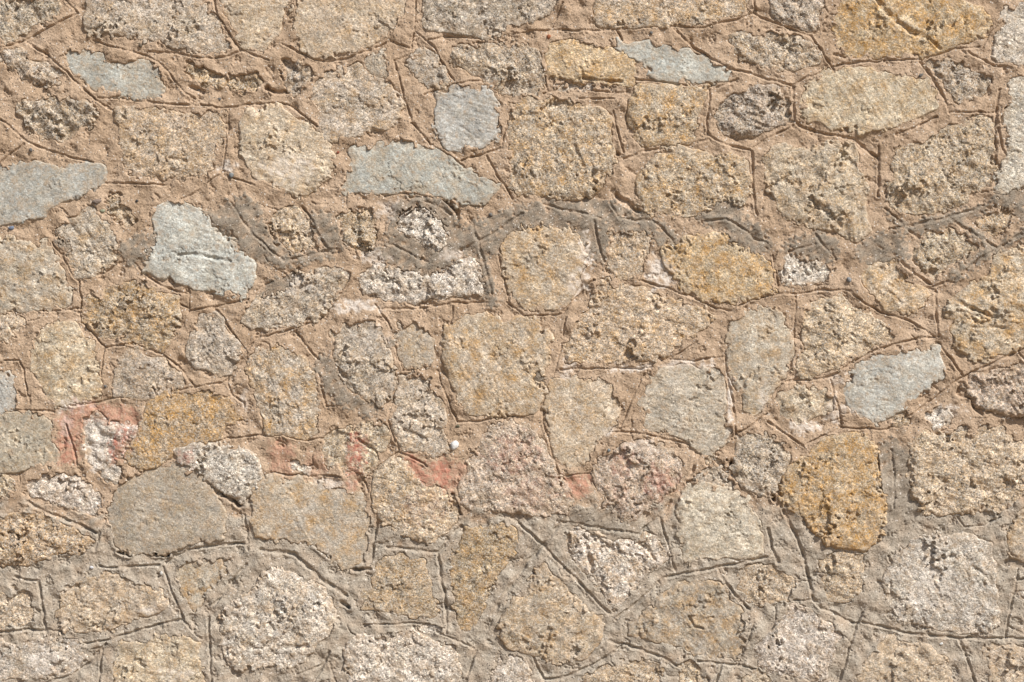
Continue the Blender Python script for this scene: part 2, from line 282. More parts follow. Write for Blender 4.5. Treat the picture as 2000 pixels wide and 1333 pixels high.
# tooled lines in the mortar: points, then :half-width px
_gl = """
0,95 50,78 100,52 152,26
128,0 150,25
50,82 75,97 110,122 130,140 150,162 175,185 205,208 222,218
180,78 215,90 260,103 290,110
290,110 310,122 325,137 340,158 360,180 380,195
292,100 345,105 380,112 420,115 450,108 468,100
413,-10 425,30 440,55 455,80 468,98
468,97 500,110 525,118
192,192 240,193 300,202 380,206
392,205 430,211 460,209 500,203 560,203 575,213 600,232 622,248
447,215 444,260 438,310 430,340 :3
430,340 405,360 375,380 350,390 :3
438,343 460,350 498,362
-10,228 15,243 40,268 55,278 90,293 130,305 180,318
-10,326 20,300 48,282
550,85 600,110 638,122 675,115 723,98
733,95 760,81 800,94
638,125 622,148 610,165 590,180
812,-10 811,40 808,70 803,95 :3
812,62 848,92 858,113 870,135 887,158
836,78 870,73 910,74 960,77
770,120 780,155 793,203 803,235
803,242 815,252 840,280 865,300 890,313 912,330
770,118 800,108 830,97
830,185 850,178 885,165 920,159 945,159
998,215 988,250 980,285 :3
980,288 940,303 900,313
950,305 968,340 988,366 1000,387
965,175 998,185
1000,68 1070,58 1125,61 1200,58 1250,54 1295,51 1338,54 1375,54 1425,41 1475,27
1100,5 1088,30 1078,55 :3
1475,28 1500,39 1550,60 1585,72 1608,105 1628,135
1470,-10 1478,22
1630,10 1610,40 1590,65 :3
1205,60 1215,78
1317,57 1350,90 1375,105 1400,122 1425,133 1460,143 1490,152 1520,160 1548,168 :5
1240,155 1300,161 1345,170 1375,172
1065,150 1068,178
1060,182 1095,175 1130,174 1170,180 1225,181
1130,193 1200,193 :3
1222,185 1205,208
1198,218 1205,250 1218,298
1218,312 1252,297 1310,287 1340,283 1385,273
1387,175 1385,200 1380,235 1382,262 :5
1382,264 1410,280 1440,288 1465,292 :5
1400,172 1425,162 1440,155
1468,295 1469,330 1472,380 1478,420 :5
1470,290 1500,270 1548,248
1550,170 1549,200 1551,235 1560,246 1590,258 1635,265 1668,272 :5.5
1550,165 1580,150 1610,140
1625,128 1680,122 1750,118 1790,117 1830,106 1870,96 1912,92
1798,121 1815,145 1835,175 1845,195 1855,220 :6
1857,220 1900,220 1945,220
1750,265 1790,248 1830,228 :5
1670,272 1690,290 1715,310 :6
1716,287 1717,330 1715,383 :5
1952,175 1946,220 1944,260 1944,300 1945,340 :5
1890,102 1915,115 1940,128 1975,134 :5
1950,250 1958,290 1970,310 :5
1960,40 1930,70 1920,95 :3
200,358 240,357 290,360 325,362
102,473 130,516 148,543 155,551
155,553 158,585 157,605
20,608 60,606 105,608 155,604
152,612 160,628 175,645 190,663 205,678
193,538 215,527 240,511
258,511 283,537 310,555 340,568 365,575
370,565 368,610 :3
345,590 365,602
370,608 385,605 425,598 485,585
418,602 440,628 455,650 465,668 478,685 :5
500,568 532,550
453,398 475,433 498,461 528,488 555,510 :5
555,510 600,500 655,487 :6
590,403 610,433 625,466 648,496 :6
758,476 795,493 835,512 :5.5
825,391 850,401 880,418 :6
750,385 780,378 815,380 860,390 885,405 893,425
923,441 935,476 945,513 955,551 962,573 :6
900,490 940,470 975,450 1000,430 1022,418 :6
1060,399 1113,412 1158,421 1175,428 :5
1160,433 1165,463 1173,493 1180,511 :6
1193,400 1213,428 1250,431 1273,429 1295,448 1318,478 :5
1375,432 1420,428 1445,443 1475,466 1498,477 :5.5
1540,492 1593,476 :6
1593,459 1613,486 1633,506 :6
1730,408 1765,441 1795,466 :6
1735,449 1775,442 1813,434 1858,423 1920,403 :6
1855,427 1900,456 1945,483 :6
1998,453 1950,486 1905,513 1863,551 :7
1760,513 1788,536 1818,556 :6
1822,560 1850,550
1828,571 1828,608 1833,658 :5
1665,576 1695,596 1720,611 1775,626 1800,641 1823,656
1555,575 1605,567 1625,566 1660,568
1248,548 1298,561 1338,576 1375,591 1400,603 1428,607 1463,588 1498,579 1533,573 1555,575
1510,498 1515,533 1520,566 :3.5
1554,580 1552,616 1551,661 1548,691 1543,721 :3.5
1535,745 1583,741 1620,738 1640,726 1680,698 1715,683 1763,668 1800,660 1825,658 :5
1833,671 1858,701 1878,731 :5
2010,676 1925,716 1878,738 1858,751 1825,781 1763,821 1733,840 :5
1733,840 1680,837 1640,837 1605,853 1575,868
1622,743 1633,778 1640,803 1644,836 :4
1500,824 1530,846 1568,870
1498,809 1476,826 1443,846
1418,691 1421,741 1431,779 1436,829 1438,851
1308,702 1348,705 1388,701 1416,697
1363,666 1313,699 :2.5
1095,722 1175,720 1270,720
1258,731 1240,766 1223,809 1213,831
1195,845 1220,844 1263,849 1313,861 1356,871
1188,866 1168,899 1153,926 :3
1098,930 1150,925 :3
1098,671 1083,729 1063,781 1060,826 1073,861 1083,904 1098,936 1110,959 1118,981
990,590 1025,618 1063,617 1098,613 1120,588 1160,546
1105,621 1100,656
1273,456 1258,503 1250,543 :3
745,603 825,603 885,593 945,590
733,596 765,641
885,598 876,656 :3
693,546 663,578 645,603 623,627 573,643 500,661 485,680
973,496 988,558 995,591
578,651 590,666 610,691 623,706
624,729 630,766 637,794 653,794
772,676 788,725 813,722
767,724 774,741 773,764 763,796 758,824 768,851 779,879
853,724 871,771 883,804 894,825 926,824 963,817 998,814 1040,808
780,884 800,891 835,911
778,883 750,904 720,929
438,858 498,851 555,851 595,860 635,856
530,926 588,929 665,931
708,936 720,961
140,794 200,784 218,777 300,776 355,761 378,757 443,745
335,704 360,729 380,755
445,751 453,774 478,787 470,826 :3.5
446,742 458,724 470,704 485,689
205,679 233,675 253,669 288,681 313,691 333,702
203,681 200,716 196,776 :3
10,705 38,704 45,724 53,761 58,789 :3.5
-10,812 33,801 75,802 105,805
130,829 140,866 151,909
463,666 483,686
55,981 85,999 138,1019 193,1043 :7
205,1014 195,1042 185,1074 :6
193,1107 220,1110 255,1107 310,1104 :5
323,1099 370,1074 425,1065 475,1062 :6
478,1007 482,1049 485,1074 :5
318,1109 333,1149 345,1179 358,1209 :5
160,1259 215,1249 288,1227 358,1209 :5
358,1211 375,1232 393,1249
208,1257 175,1294 143,1317 95,1332 60,1345 :5
200,1269 193,1330 193,1350 :5
480,1104 443,1149 410,1194 :6
408,1207 408,1262 413,1332 414,1350 :6
-10,1236 38,1232 83,1233 95,1230 123,1235 :6
75,1137 83,1187 90,1242 :7
25,1129 75,1134 :6
740,1007 730,1057 723,1104 :6
755,1069 813,1074 855,1079 :6
900,1029 875,1057 858,1079 :7
856,1082 860,1124 870,1169 873,1237 :6
708,1222 750,1220 805,1218 838,1219
853,1234 900,1254 925,1267
645,1272 630,1299 613,1330 605,1350 :6
578,1319 628,1299
643,1294 655,1332 660,1350 :5
930,1272 915,1312 905,1350 :6
508,1074 575,1082 625,1129 675,1162 :9
1093,1024 1063,1062 1032,1094 1008,1132 990,1155 960,1200 :8
1000,1012 1032,1039 1063,1067 1093,1102 1130,1137 1163,1172 1190,1199 :6
1088,1019 1125,1023 1188,1035 1248,1042 1266,1027 1293,1004 1310,980 :6
1288,1009 1300,1049 1310,1082 1318,1114 :5
1203,1209 1238,1182 1270,1154 1296,1129 1325,1122 1375,1114 1425,1104 1498,1087 :6
1405,1119 1430,1154 1463,1192 :6
1473,1217 1460,1254 1440,1302 :4
1363,1291 1413,1297 1463,1304 1498,1322 :5
1410,1299 1398,1332 :5
1190,1252 1238,1266 1288,1282 1328,1304 :6
1213,1264 1163,1297 1100,1324 1065,1328 :6
1038,1274 1050,1304 1063,1330 1068,1350 :5
1741,879 1746,916 1746,992 :5
1530,999 1550,1039 1565,1074 1583,1144 1588,1172 1605,1187 1665,1217 :7
1500,1032 1508,1072 1520,1099 :6
1550,1175 1585,1172
1685,1217 1725,1224 1770,1237 1825,1243 1888,1247 1960,1247 2010,1247 :6
1673,1219 1663,1252 1650,1299 1638,1332 1632,1350 :5
1685,1197 1675,1219
1875,1249 1890,1289 1903,1332 1908,1350 :6
1988,1114 1981,1154 1968,1217 1963,1252 :5
1966,1222 2010,1243
1983,1134 2010,1128
1870,1011 1885,1029 1925,1026 1955,1009
1368,884 1345,934 :5
1990,690 2010,715
"""
GD = 7.0     # groove depth, mm
GROOVES = []
for _l in _gl.strip().splitlines():
    _a, _, _w = _l.partition(':')
    _w = float(_w) if _w.strip() else 4.0
    _w = 0.55 + 0.45 * _w
    GROOVES.append((P(_a), _w, GD * min(1.1, 0.42 + 0.2 * _w)))
CRACKS = [(P(a), w, d) for a, w, d in (
    ("1708 -8 1722 15 1740 30 1758 50 1778 62 1800 70", 6, 7), ("1800 70 1835 95", 4, 3),
    ("350 499 383 496 410 503 450 512", 4, 6), ("1870 590 1900 605 1935 620", 5, 7), ("1900 640 1960 640", 3, 3),
    ("1142 1050 1148 1080 1158 1118", 6, 8), ("1345 1205 1355 1225 1372 1228", 3, 5), ("1378 1208 1392 1205", 3, 5),
    ("1140 152 1170 158 1215 160", 4, 7), ("1245 1060 1262 1072 1280 1095", 4, 4), ("1120 285 1140 330", 5, 4),
    ("330 310 365 316", 4, 4), ("1640 300 1665 320", 6, 6), ("1585 390 1640 440", 6, 5), ("1855 765 1895 785", 9, 9),
    ("1500 700 1520 730", 4, 2), ("1080 905 1100 930", 4, 3), ("700 860 740 885", 4, 6), ("790 840 830 860", 5, 5),
    ("660 720 690 760", 5, 4), ("545 1265 600 1262", 5, 5), ("1820 1100 1860 1085", 5, 4), ("1900 1110 1930 1130", 5, 4),
    ("640 130 700 180", 4, 2), ("900 250 940 275", 3, 2), ("1375 1010 1400 975", 3, 2), ("1720 560 1760 590", 4, 3))]
PITS = [(P(a), w, d) for a, w, d in (
    ("232 1080 254 1085", 3.2, 26), ("292 1083 328 1086", 3.4, 28), ("1650 1076 1690 1076", 3.4, 30), ("1736 1088 1738 1096", 3, 12),
    ("884 966 890 985 896 1005", 5, 30), ("388 928 425 958 470 984", 7, 26), ("395 922 420 948", 5, 20), ("520 172 540 180 562 178", 5, 14),
    ("560 160 572 178", 5, 12), ("1430 905 1438 930", 8, 18), ("1512 925 1520 945", 6, 30), ("1508 960 1512 975", 4, 25), ("1343 945 1355 938", 4, 22),
    ("870 392 892 408 895 428", 5, 12), ("800 385 830 387", 4, 12), ("620 1067 645 1088", 5, 18), ("690 1114 722 1112", 4, 16), ("668 1178 680 1185", 5, 14),
    ("1712 880 1716 930 1722 970", 3, 14), ("1205 385 1222 395 1245 412", 6, 12), ("252 668 262 672", 4, 24), ("275 920 300 912", 4, 12), ("1966 215 1958 238", 6, 18),
    ("1187 262 1190 280", 6, 16), ("1190 290 1205 302", 5, 14), ("1630 108 1652 112", 4, 12), ("1675 805 1680 812", 3, 8), ("370 168 395 178", 6, 10), ("440 160 475 172", 7, 14),
    ("820 590 850 595", 5, 8), ("800 590 815 596", 5, 10), ("1875 765 1900 775 1912 800", 10, 14), ("1030 705 1035 712", 3, 4), ("1820 1000 1860 1004", 3, 10), ("1950 1005 1965 985", 4, 14))]
SMEAR = [P(a) for a in (
    "400,415 450,395 480,380 505,400 515,440 540,475 570,500 660,485 662,500 600,515 550,522 505,510 470,490 460,470 420,445",
    "605,420 625,412 655,425 665,455 672,485 650,490 630,480 612,450",
    "718,495 755,478 758,440 765,405 790,385 840,385 880,400 897,430 900,470 895,505 850,535 800,530 760,510 718,495 772,452 790,458 815,470 838,488 855,492 872,475 874,455 862,432 840,412 812,404 785,412 776,430 772,452",
    "895,445 920,435 975,415 1005,395 1030,405 1060,390 1120,395 1160,390 1200,392 1225,410 1270,420 1300,440 1335,470 1310,485 1280,470 1260,450 1220,455 1190,440 1185,480 1185,515 1165,520 1150,500 1140,470 1120,448 1070,440 1020,445 985,460 970,500 950,500 968,570 975,600 955,605 945,560 935,500 900,495",
    "1360,430 1390,400 1430,390 1450,410 1460,430 1500,450 1510,490 1470,495 1440,480 1420,455 1375,440",
    "1525,480 1600,450 1640,470 1640,500 1625,510 1590,510 1555,500 1530,495",
    "1670,490 1700,460 1745,450 1775,470 1778,510 1750,505 1695,515 1675,505",
    "1725,405 1770,440 1860,412 1920,400 1930,415 1860,440 1800,455 1760,455",
    "1930,385 2010,368 2010,445 1985,430 1985,410 1940,405",
    "1845,545 1875,515 1915,490 1950,475 2010,440 2010,460 1960,490 1910,515 1870,552",
    "1865,430 1880,430 1950,478 1935,485 1900,465",
    "240,470 275,455 300,460 298,480 290,500 270,512 245,515 235,495",
    "110,455 125,470 140,485 135,500 115,480",
    "510,580 535,545 570,535 580,545 560,560 530,580",
    "608,716 630,696 654,702 660,725 670,745 680,765 705,780 730,785 737,805 725,818 705,810 690,800 675,795 655,785 630,760 628,735",
    "750,665 775,660 770,675 757,678", "1042,735 1060,730 1075,740 1062,755 1045,752",
    "1715,880 1738,855 1772,875 1780,930 1772,960 1800,1005 1740,1045 1725,1040 1728,980 1716,930",
    "1090,1010 1130,995 1165,985 1190,1000 1210,1025 1260,1030 1250,1045 1190,1040 1110,1030")]
RED = [(s, P(a)) for s, a in (
    (0.5, "112,815 150,800 200,790 265,800 272,835 262,850 245,880 215,905 222,865 232,840 215,830 180,815 160,830 150,905 115,905"),
    (0.8, "232,840 262,835 258,860 240,890 218,905 215,880"),
    (0.6, "115,860 135,855 148,905 118,905"),
    (0.35, "525,865 570,865 572,925 530,925"), (0.25, "600,880 640,900 640,925 600,925"),
    (0.85, "685,850 710,845 708,890 705,930 680,925 680,880"),
    (0.8, "838,905 878,900 880,950 865,958 842,925"), (0.7, "795,885 812,890 842,945 828,945 800,915"), (0.35, "878,900 910,905 900,950 880,955"),
    (0.55, "1098,932 1150,928 1148,965 1118,975"), (0.5, "345,885 375,880 382,905 360,905"), (0.45, "672,942 700,938 700,952 675,955"))]
REDC = [(0.3, 1000, 890, 60, 45), (0.2, 1040, 960, 60, 40), (0.42, 1290, 940, 40, 40), (0.3, 1215, 905, 30, 30), (0.18, 1210, 965, 30, 25),
        (0.4, 165, 800, 35, 18), (0.12, 830, 990, 60, 40)]
WHITEC = [(0.8, 140, 792, 40, 14), (0.7, 185, 870, 25, 55), (0.6, 130, 830, 14, 40), (0.7, 690, 598, 50, 16), (0.8, 1142, 500, 12, 60), (0.8, 1128, 555, 22, 28), (0.7, 1290, 530, 32, 34),
          (0.75, 1570, 835, 40, 14), (0.5, 1625, 800, 14, 30), (0.75, 1425, 780, 7, 70), (0.5, 1340, 712, 70, 9), (0.6, 445, 325, 22, 14), (0.45, 730, 505, 30, 20), (0.5, 560, 330, 60, 30),
          (0.5, 1850, 805, 30, 18), (0.5, 1490, 780, 12, 30), (0.4, 1110, 720, 14, 30), (0.55, 1230, 720, 60, 8), (0.4, 760, 410, 25, 25), (0.45, 1250, 870, 40, 10), (0.5, 1190, 845, 14, 12),
          (0.45, 478, 780, 8, 22), (0.4, 250, 865, 12, 25), (0.4, 1640, 740, 22, 12), (0.4, 1640, 805, 30, 14), (0.5, 650, 945, 40, 12), (0.3, 720, 660, 40, 30),
          (0.5, 300, 1190, 35, 14), (0.5, 90, 1290, 55, 20), (0.4, 340, 1320, 40, 20), (0.4, 1540, 1260, 50, 30), (0.35, 1830, 1150, 60, 60), (0.4, 580, 560, 30, 20), (0.35, 880, 500, 30, 16)]
G_ = (0.16, 0.15, 0.14)
PEBBLES = [(887, 872, 7.5, 10.5, (0.70, 0.68, 0.65)), (386, 176, 3, 4, G_), (429, 194, 3, 3, G_), (62, 294, 3, 4, G_), (275, 90, 4, 4, (0.14, 0.11, 0.08)), (22, 446, 6, 4, (0.17, 0.20, 0.27)),
           (190, 395, 9, 5, (0.22, 0.17, 0.14)), (199, 412, 6, 4, (0.33, 0.34, 0.24)), (267, 393, 3, 3, (0.06, 0.06, 0.06)), (452, 343, 5, 5, (0.22, 0.23, 0.23)), (190, 970, 6, 6, (0.16, 0.13, 0.07)),
           (154, 988, 5, 4, (0.42, 0.20, 0.06)), (1168, 938, 3, 4, (0.07, 0.08, 0.06)), (1189, 880, 3, 3, (0.22, 0.25, 0.26)), (894, 833, 4, 3, (0.13, 0.12, 0.08)), (660, 298, 3, 2.5, (0.30, 0.10, 0.06)),
           (1798, 148, 5, 3, G_), (1658, 547, 5, 5, (0.25, 0.25, 0.25)), (315, 1120, 3, 4, (0.6, 0.58, 0.54)), (179, 1109, 4, 3, (0.6, 0.6, 0.62)), (1838, 1258, 4, 3, (0.60, 0.60, 0.58)),
           (879, 61, 5, 3, (0.17, 0.16, 0.14)), (432, 908, 3, 3, (0.60, 0.57, 0.52)), (1072, 72, 4, 4, (0.36, 0.14, 0.07)), (1272, 65, 3, 3, G_), (958, 420, 4, 4, G_), (847, 980, 3, 3, G_), (206, 755, 3, 3, G_)]

HAIR = []                       # hairline cracks and crumbled nicks all over the mortar
_r = random.Random(5)
for _k in range(420):
    _x, _y, _a = _r.uniform(-440, 2440), _r.uniform(-240, 1660), _r.uniform(0, 6.28)
    _p = [(_x, _y)]
    for _i in range(_r.randint(2, 5)):
        _a += _r.uniform(-0.9, 0.9)
        _x += math.cos(_a) * _r.uniform(7, 16)
        _y += math.sin(_a) * _r.uniform(7, 16)
        _p.append((_x, _y))
    HAIR.append((_p, _r.uniform(1.1, 2.0), _r.uniform(1.5, 4.5)))
# ------------------------------------------------------------------ materials
class NT:
    def __init__(s, name):
        s.m = bpy.data.materials.new(name)
        s.m.use_nodes = True
        s.t = s.m.node_tree
        s.b = s.t.nodes["Principled BSDF"]
        s.b.inputs["Specular IOR Level"].default_value = 0.18

    def n(s, kind, **kw):
        x = s.t.nodes.new(kind)
        for k, v in kw.items():
            setattr(x, k, v)
        return x

    def link(s, a, b):
        s.t.links.new(a, b)

    def val(s, sock, v):
        if hasattr(v, 'is_output'):
            s.link(v, sock)
        else:
            sock.default_value = v

    def math(s, op, a, b=0.0, c=0.0, clamp=False):
        x = s.n("ShaderNodeMath", operation=op, use_clamp=clamp)
        s.val(x.inputs[0], a)
        s.val(x.inputs[1], b)
        s.val(x.inputs[2], c)
        return x.outputs[0]

    def mix(s, f, a, b, blend='MIX'):
        x = s.n("ShaderNodeMix", data_type='RGBA', blend_type=blend)
        s.val(x.inputs[0], f)
        s.val(x.inputs[6], a if hasattr(a, 'is_output') else (*a, 1))
        s.val(x.inputs[7], b if hasattr(b, 'is_output') else (*b, 1))
        return x.outputs[2]

    def noise(s, vec, scale, detail=3, rough=0.55):
        x = s.n("ShaderNodeTexNoise")
        s.link(vec, x.inputs["Vector"])
        x.inputs["Scale"].default_value = scale
        x.inputs["Detail"].default_value = detail
        x.inputs["Roughness"].default_value = rough
        return x.outputs[0], x.outputs[1]

    def ramp(s, f, stops, const=False):
        x = s.n("ShaderNodeValToRGB")
        e = x.color_ramp.elements
        while len(e) < len(stops):
            e.new(0.5)
        for q, (p, c) in zip(e, stops):
            q.position = p
            q.color = (c, c, c, 1) if not isinstance(c, tuple) else (*c, 1)
        if const:
            x.color_ramp.interpolation = 'CONSTANT'
        s.link(f, x.inputs[0])
        return x.outputs[0]


def stone_material():
    t = NT("granite")
    oi = t.n("ShaderNodeObjectInfo")
    tc = t.n("ShaderNodeTexCoord")
    at = t.n("ShaderNodeAttribute", attribute_name="stain")
    sep = t.n("ShaderNodeSeparateColor")
    t.link(at.outputs["Color"], sep.inputs[0])
    rnd = t.math('MULTIPLY', oi.outputs["Random"], 37.0)
    cmb = t.n("ShaderNodeCombineXYZ")
    t.link(rnd, cmb.inputs[0])
    t.link(rnd, cmb.inputs[2])
    ad = t.n("ShaderNodeVectorMath", operation='ADD')
    t.link(tc.outputs["Object"], ad.inputs[0])
    t.link(cmb.outputs[0], ad.inputs[1])
    v = ad.outputs[0]
    grain = oi.outputs["Alpha"]
    # warped coordinates for irregular crystals
    _, wc = t.noise(v, 130, 2)
    sc = t.n("ShaderNodeVectorMath", operation='MULTIPLY_ADD')
    t.link(wc, sc.inputs[0])
    sc.inputs[1].default_value = (0.006,) * 3
    t.link(v, sc.inputs[2])
    wv = sc.outputs[0]

    def voro(scale):
        x = t.n("ShaderNodeTexVoronoi")
        t.link(wv, x.inputs["Vector"])
        x.inputs["Scale"].default_value = scale
        sp = t.n("ShaderNodeSeparateColor")
        t.link(x.outputs["Color"], sp.inputs[0])
        return x.outputs["Distance"], sp.outputs[0], sp.outputs[1]
    d1, r1, h1 = voro(180)
    d2, r2, h2 = voro(370)
    base = oi.outputs["Color"]
    # broad weathering
    n0, _ = t.noise(v, 12, 5, 0.62)
    f0 = t.ramp(n0, [(0.33, 0.68), (0.66, 1.2)])
    c = t.mix(1.0, base, f0, 'MULTIPLY')
    nb, _ = t.noise(v, 17, 4, 0.65)
    c = t.mix(t.math('MULTIPLY', t.ramp(nb, [(0.46, 0.0), (0.66, 1.0)]), 0.28), c, (0.36, 0.30, 0.195))
    # ochre iron stain: per-vertex amount broken up by noise
    n1, _ = t.noise(v, 26, 5, 0.7)
    oc = t.math('MULTIPLY', sep.outputs[0], t.ramp(n1, [(0.36, 0.0), (0.60, 1.0)]), clamp=True)
    c = t.mix(oc, c, (0.39, 0.225, 0.075))
    # crystals: pale feldspar, tan, dark mica
    k1 = t.ramp(r1, [(0.0, 0.40), (0.16, 0.68), (0.40, 0.95), (0.66, 1.2), (0.86, 1.65)])
    k2 = t.ramp(r2, [(0.0, 0.22), (0.16, 0.68), (0.42, 1.0), (0.70, 1.25), (0.90, 1.75)])
    kk = t.mix(1.0, k1, k2, 'MULTIPLY')
    c = t.mix(t.math('MULTIPLY', grain, 1.0), c, t.mix(1.0, c, kk, 'MULTIPLY'))
    # pale crystals lose colour
    pale = t.math('MULTIPLY', t.ramp(h2, [(0.62, 0.0), (0.72, 1.0)]), t.math('MULTIPLY', grain, 0.62))
    c = t.mix(pale, c, (0.60, 0.56, 0.50))
    och = t.math('MULTIPLY', t.ramp(h1, [(0.72, 0.0), (0.86, 1.0)]), t.math('MULTIPLY_ADD', sep.outputs[0], 0.5, 0.12))
    c = t.mix(och, c, (0.42, 0.245, 0.09))
    # fine dark specks
    n2, _ = t.noise(v, 420, 2, 0.6)
    c = t.mix(t.math('MULTIPLY', t.ramp(n2, [(0.32, 0.8), (0.44, 0.0)]), t.math('MULTIPLY_ADD', grain, 0.5, 0.25)), c, (0.075, 0.06, 0.045))
    # smears of mortar dust, lime, red paint
    n3, _ = t.noise(v, 70, 4, 0.65)
    br = t.ramp(n3, [(0.36, 0.0), (0.60, 1.0)])
    c = t.mix(t.math('MULTIPLY', sep.outputs[2], br), c, (0.70, 0.63, 0.56))
    c = t.mix(t.math('MULTIPLY', sep.outputs[1], br), c, (0.45, 0.19, 0.135))
    c = t.mix(t.math('MULTIPLY', at.outputs["Alpha"], br), c, (0.42, 0.312, 0.212))
    t.link(c, t.b.inputs["Base Color"])
    t.b.inputs["Roughness"].default_value = 0.86
    # fine relief
    h = t.math('ADD', t.math('MULTIPLY', d1, -0.55), t.math('MULTIPLY', d2, -0.4))
    n4, _ = t.noise(v, 230, 4, 0.7)
    h = t.math('ADD', h, t.math('MULTIPLY', n4, 1.3))
    bp = t.n("ShaderNodeBump")
    bp.inputs["Distance"].default_value = 0.0028
    t.link(t.math('MULTIPLY_ADD', grain, 0.58, 0.22), bp.inputs["Strength"])
    t.link(h, bp.inputs["Height"])
    t.link(bp.outputs[0], t.b.inputs["Normal"])
    return t.m


def mortar_material():
    t = NT("lime_mortar")
    tc = t.n("ShaderNodeTexCoord")
    at = t.n("ShaderNodeAttribute", attribute_name="stain")
    sep = t.n("ShaderNodeSeparateColor")
    t.link(at.outputs["Color"], sep.inputs[0])
    v = tc.outputs["Object"]
    n0, _ = t.noise(v, 7, 4, 0.6)
    c = t.mix(t.ramp(n0, [(0.36, 0.0), (0.64, 1.0)]), (0.402, 0.287, 0.192), (0.485, 0.36, 0.254))
    n1, _ = t.noise(v, 28, 4, 0.6)
    g = t.mix(t.ramp(n1, [(0.35, 0.0), (0.65, 1.0)]), (0.37, 0.315, 0.25), (0.44, 0.382, 0.308))
    c = t.mix(sep.outputs[0], c, g)
    c = t.mix(at.outputs["Alpha"], c, t.mix(t.ramp(n1, [(0.35, 0.0), (0.65, 1.0)]), (0.24, 0.198, 0.152), (0.312, 0.262, 0.205)))
    # grit
    n2, _ = t.noise(v, 330, 3, 0.7)
    c = t.mix(1.0, c, t.ramp(n2, [(0.28, 0.5), (0.5, 1.0), (0.72, 1.38)]), 'MULTIPLY')
    vo = t.n("ShaderNodeTexVoronoi")
    t.link(v, vo.inputs["Vector"])
    vo.inputs["Scale"].default_value = 210
    sp = t.n("ShaderNodeSeparateColor")
    t.link(vo.outputs["Color"], sp.inputs[0])
    dot = t.math('LESS_THAN', vo.outputs["Distance"], 0.42)
    c = t.mix(t.math('MULTIPLY', dot, t.math('GREATER_THAN', sp.outputs[0], 0.955)), c, (0.66, 0.60, 0.53))
    c = t.mix(t.math('MULTIPLY', dot, t.math('LESS_THAN', sp.outputs[0], 0.045)), c, (0.10, 0.085, 0.075))
    n3, _ = t.noise(v, 75, 5, 0.7)
    br = t.ramp(n3, [(0.36, 0.15), (0.56, 1.0)])
    c = t.mix(t.math('MULTIPLY', sep.outputs[2], br), c, (0.70, 0.62, 0.54))
    c = t.mix(t.math('MULTIPLY', sep.outputs[1], br), c, (0.48, 0.215, 0.15))
    t.link(c, t.b.inputs["Base Color"])
    t.b.inputs["Roughness"].default_value = 0.92
    n4, _ = t.noise(v, 300, 5, 0.72)
    bp = t.n("ShaderNodeBump")
    bp.inputs["Distance"].default_value = 0.003
    bp.inputs["Strength"].default_value = 0.9
    t.link(n4, bp.inputs["Height"])
    t.link(bp.outputs[0], t.b.inputs["Normal"])
    return t.m


def plain_material(name, rgb, var=0.25, scale=60):
    t = NT(name)
    tc = t.n("ShaderNodeTexCoord")
    n, _ = t.noise(tc.outputs["Object"], scale, 5, 0.65)
    c = t.mix(1.0, rgb, t.ramp(n, [(0.3, 1 - var), (0.7, 1 + var)]), 'MULTIPLY')
    t.link(c, t.b.inputs["Base Color"])
    t.b.inputs["Roughness"].default_value = 0.9
    bp = t.n("ShaderNodeBump")
    bp.inputs["Distance"].default_value = 0.004
    t.link(n, bp.inputs["Height"])
    t.link(bp.outputs[0], t.b.inputs["Normal"])
    return t.m


MAT_STONE = stone_material()
MAT_MORTAR = mortar_material()
MAT_GROUND = plain_material("dry_earth", (0.27, 0.205, 0.145), 0.3, 14)
MAT_CORE = plain_material("rubble_core", (0.33, 0.25, 0.18), 0.25, 20)


# ------------------------------------------------------------------ mesh from a lattice
def lattice_mesh(name, X, Y, H, keep, stain, mat, origin):
    """X, Y photo px; H millimetres out of the wall; keep = mask of quads"""
    idx = np.full(X.shape, -1, np.int64)
    used = np.zeros(X.shape, bool)
    used[:-1, :-1] |= keep
    used[1:, :-1] |= keep
    used[:-1, 1:] |= keep
    used[1:, 1:] |= keep
    n = int(used.sum())
    idx[used] = np.arange(n)
    co = np.empty((n, 3), np.float32)
    co[:, 0] = (X[used] - 1000) * S - origin[0]
    co[:, 1] = -H[used] * 0.001 - origin[1]
    co[:, 2] = ZC - (Y[used] - 666.5) * S - origin[2]
    q = np.stack([idx[:-1, :-1][keep], idx[1:, :-1][keep], idx[1:, 1:][keep], idx[:-1, 1:][keep]], 1).astype(np.int32)
    me = bpy.data.meshes.new(name)
    me.vertices.add(n)
    me.vertices.foreach_set("co", co.ravel())
    me.loops.add(q.size)
    me.loops.foreach_set("vertex_index", q.ravel())
    me.polygons.add(len(q))
    me.polygons.foreach_set("loop_start", np.arange(0, q.size, 4, dtype=np.int32))
    me.polygons.foreach_set("use_smooth", np.ones(len(q), bool))
    at = me.attributes.new("stain", 'FLOAT_COLOR', 'POINT')
    at.data.foreach_set("color", stain[used].astype(np.float32).ravel())
    me.materials.append(mat)
    me.update()
    me.validate()
    o = bpy.data.objects.new(name, me)
    col.objects.link(o)
    o.location = origin
    return o


# ------------------------------------------------------------------ the wall
wall = bpy.data.objects.new("rubble_masonry", None)
col.objects.link(wall)
wall["label"] = "rubble stone wall of mixed granite pieces bedded in tan mortar with scored joints"
wall["category"] = "wall"

X0, X1, Y0, Y1 = -444, 2442, -240, 1668        # built extent in px: 0.6 m past the picture, down to the ground
main = Dom(-28, 1360, -28, 916, 1)             # lattice indices
outer = Dom(-296, 1628, -160, 1112, 4)


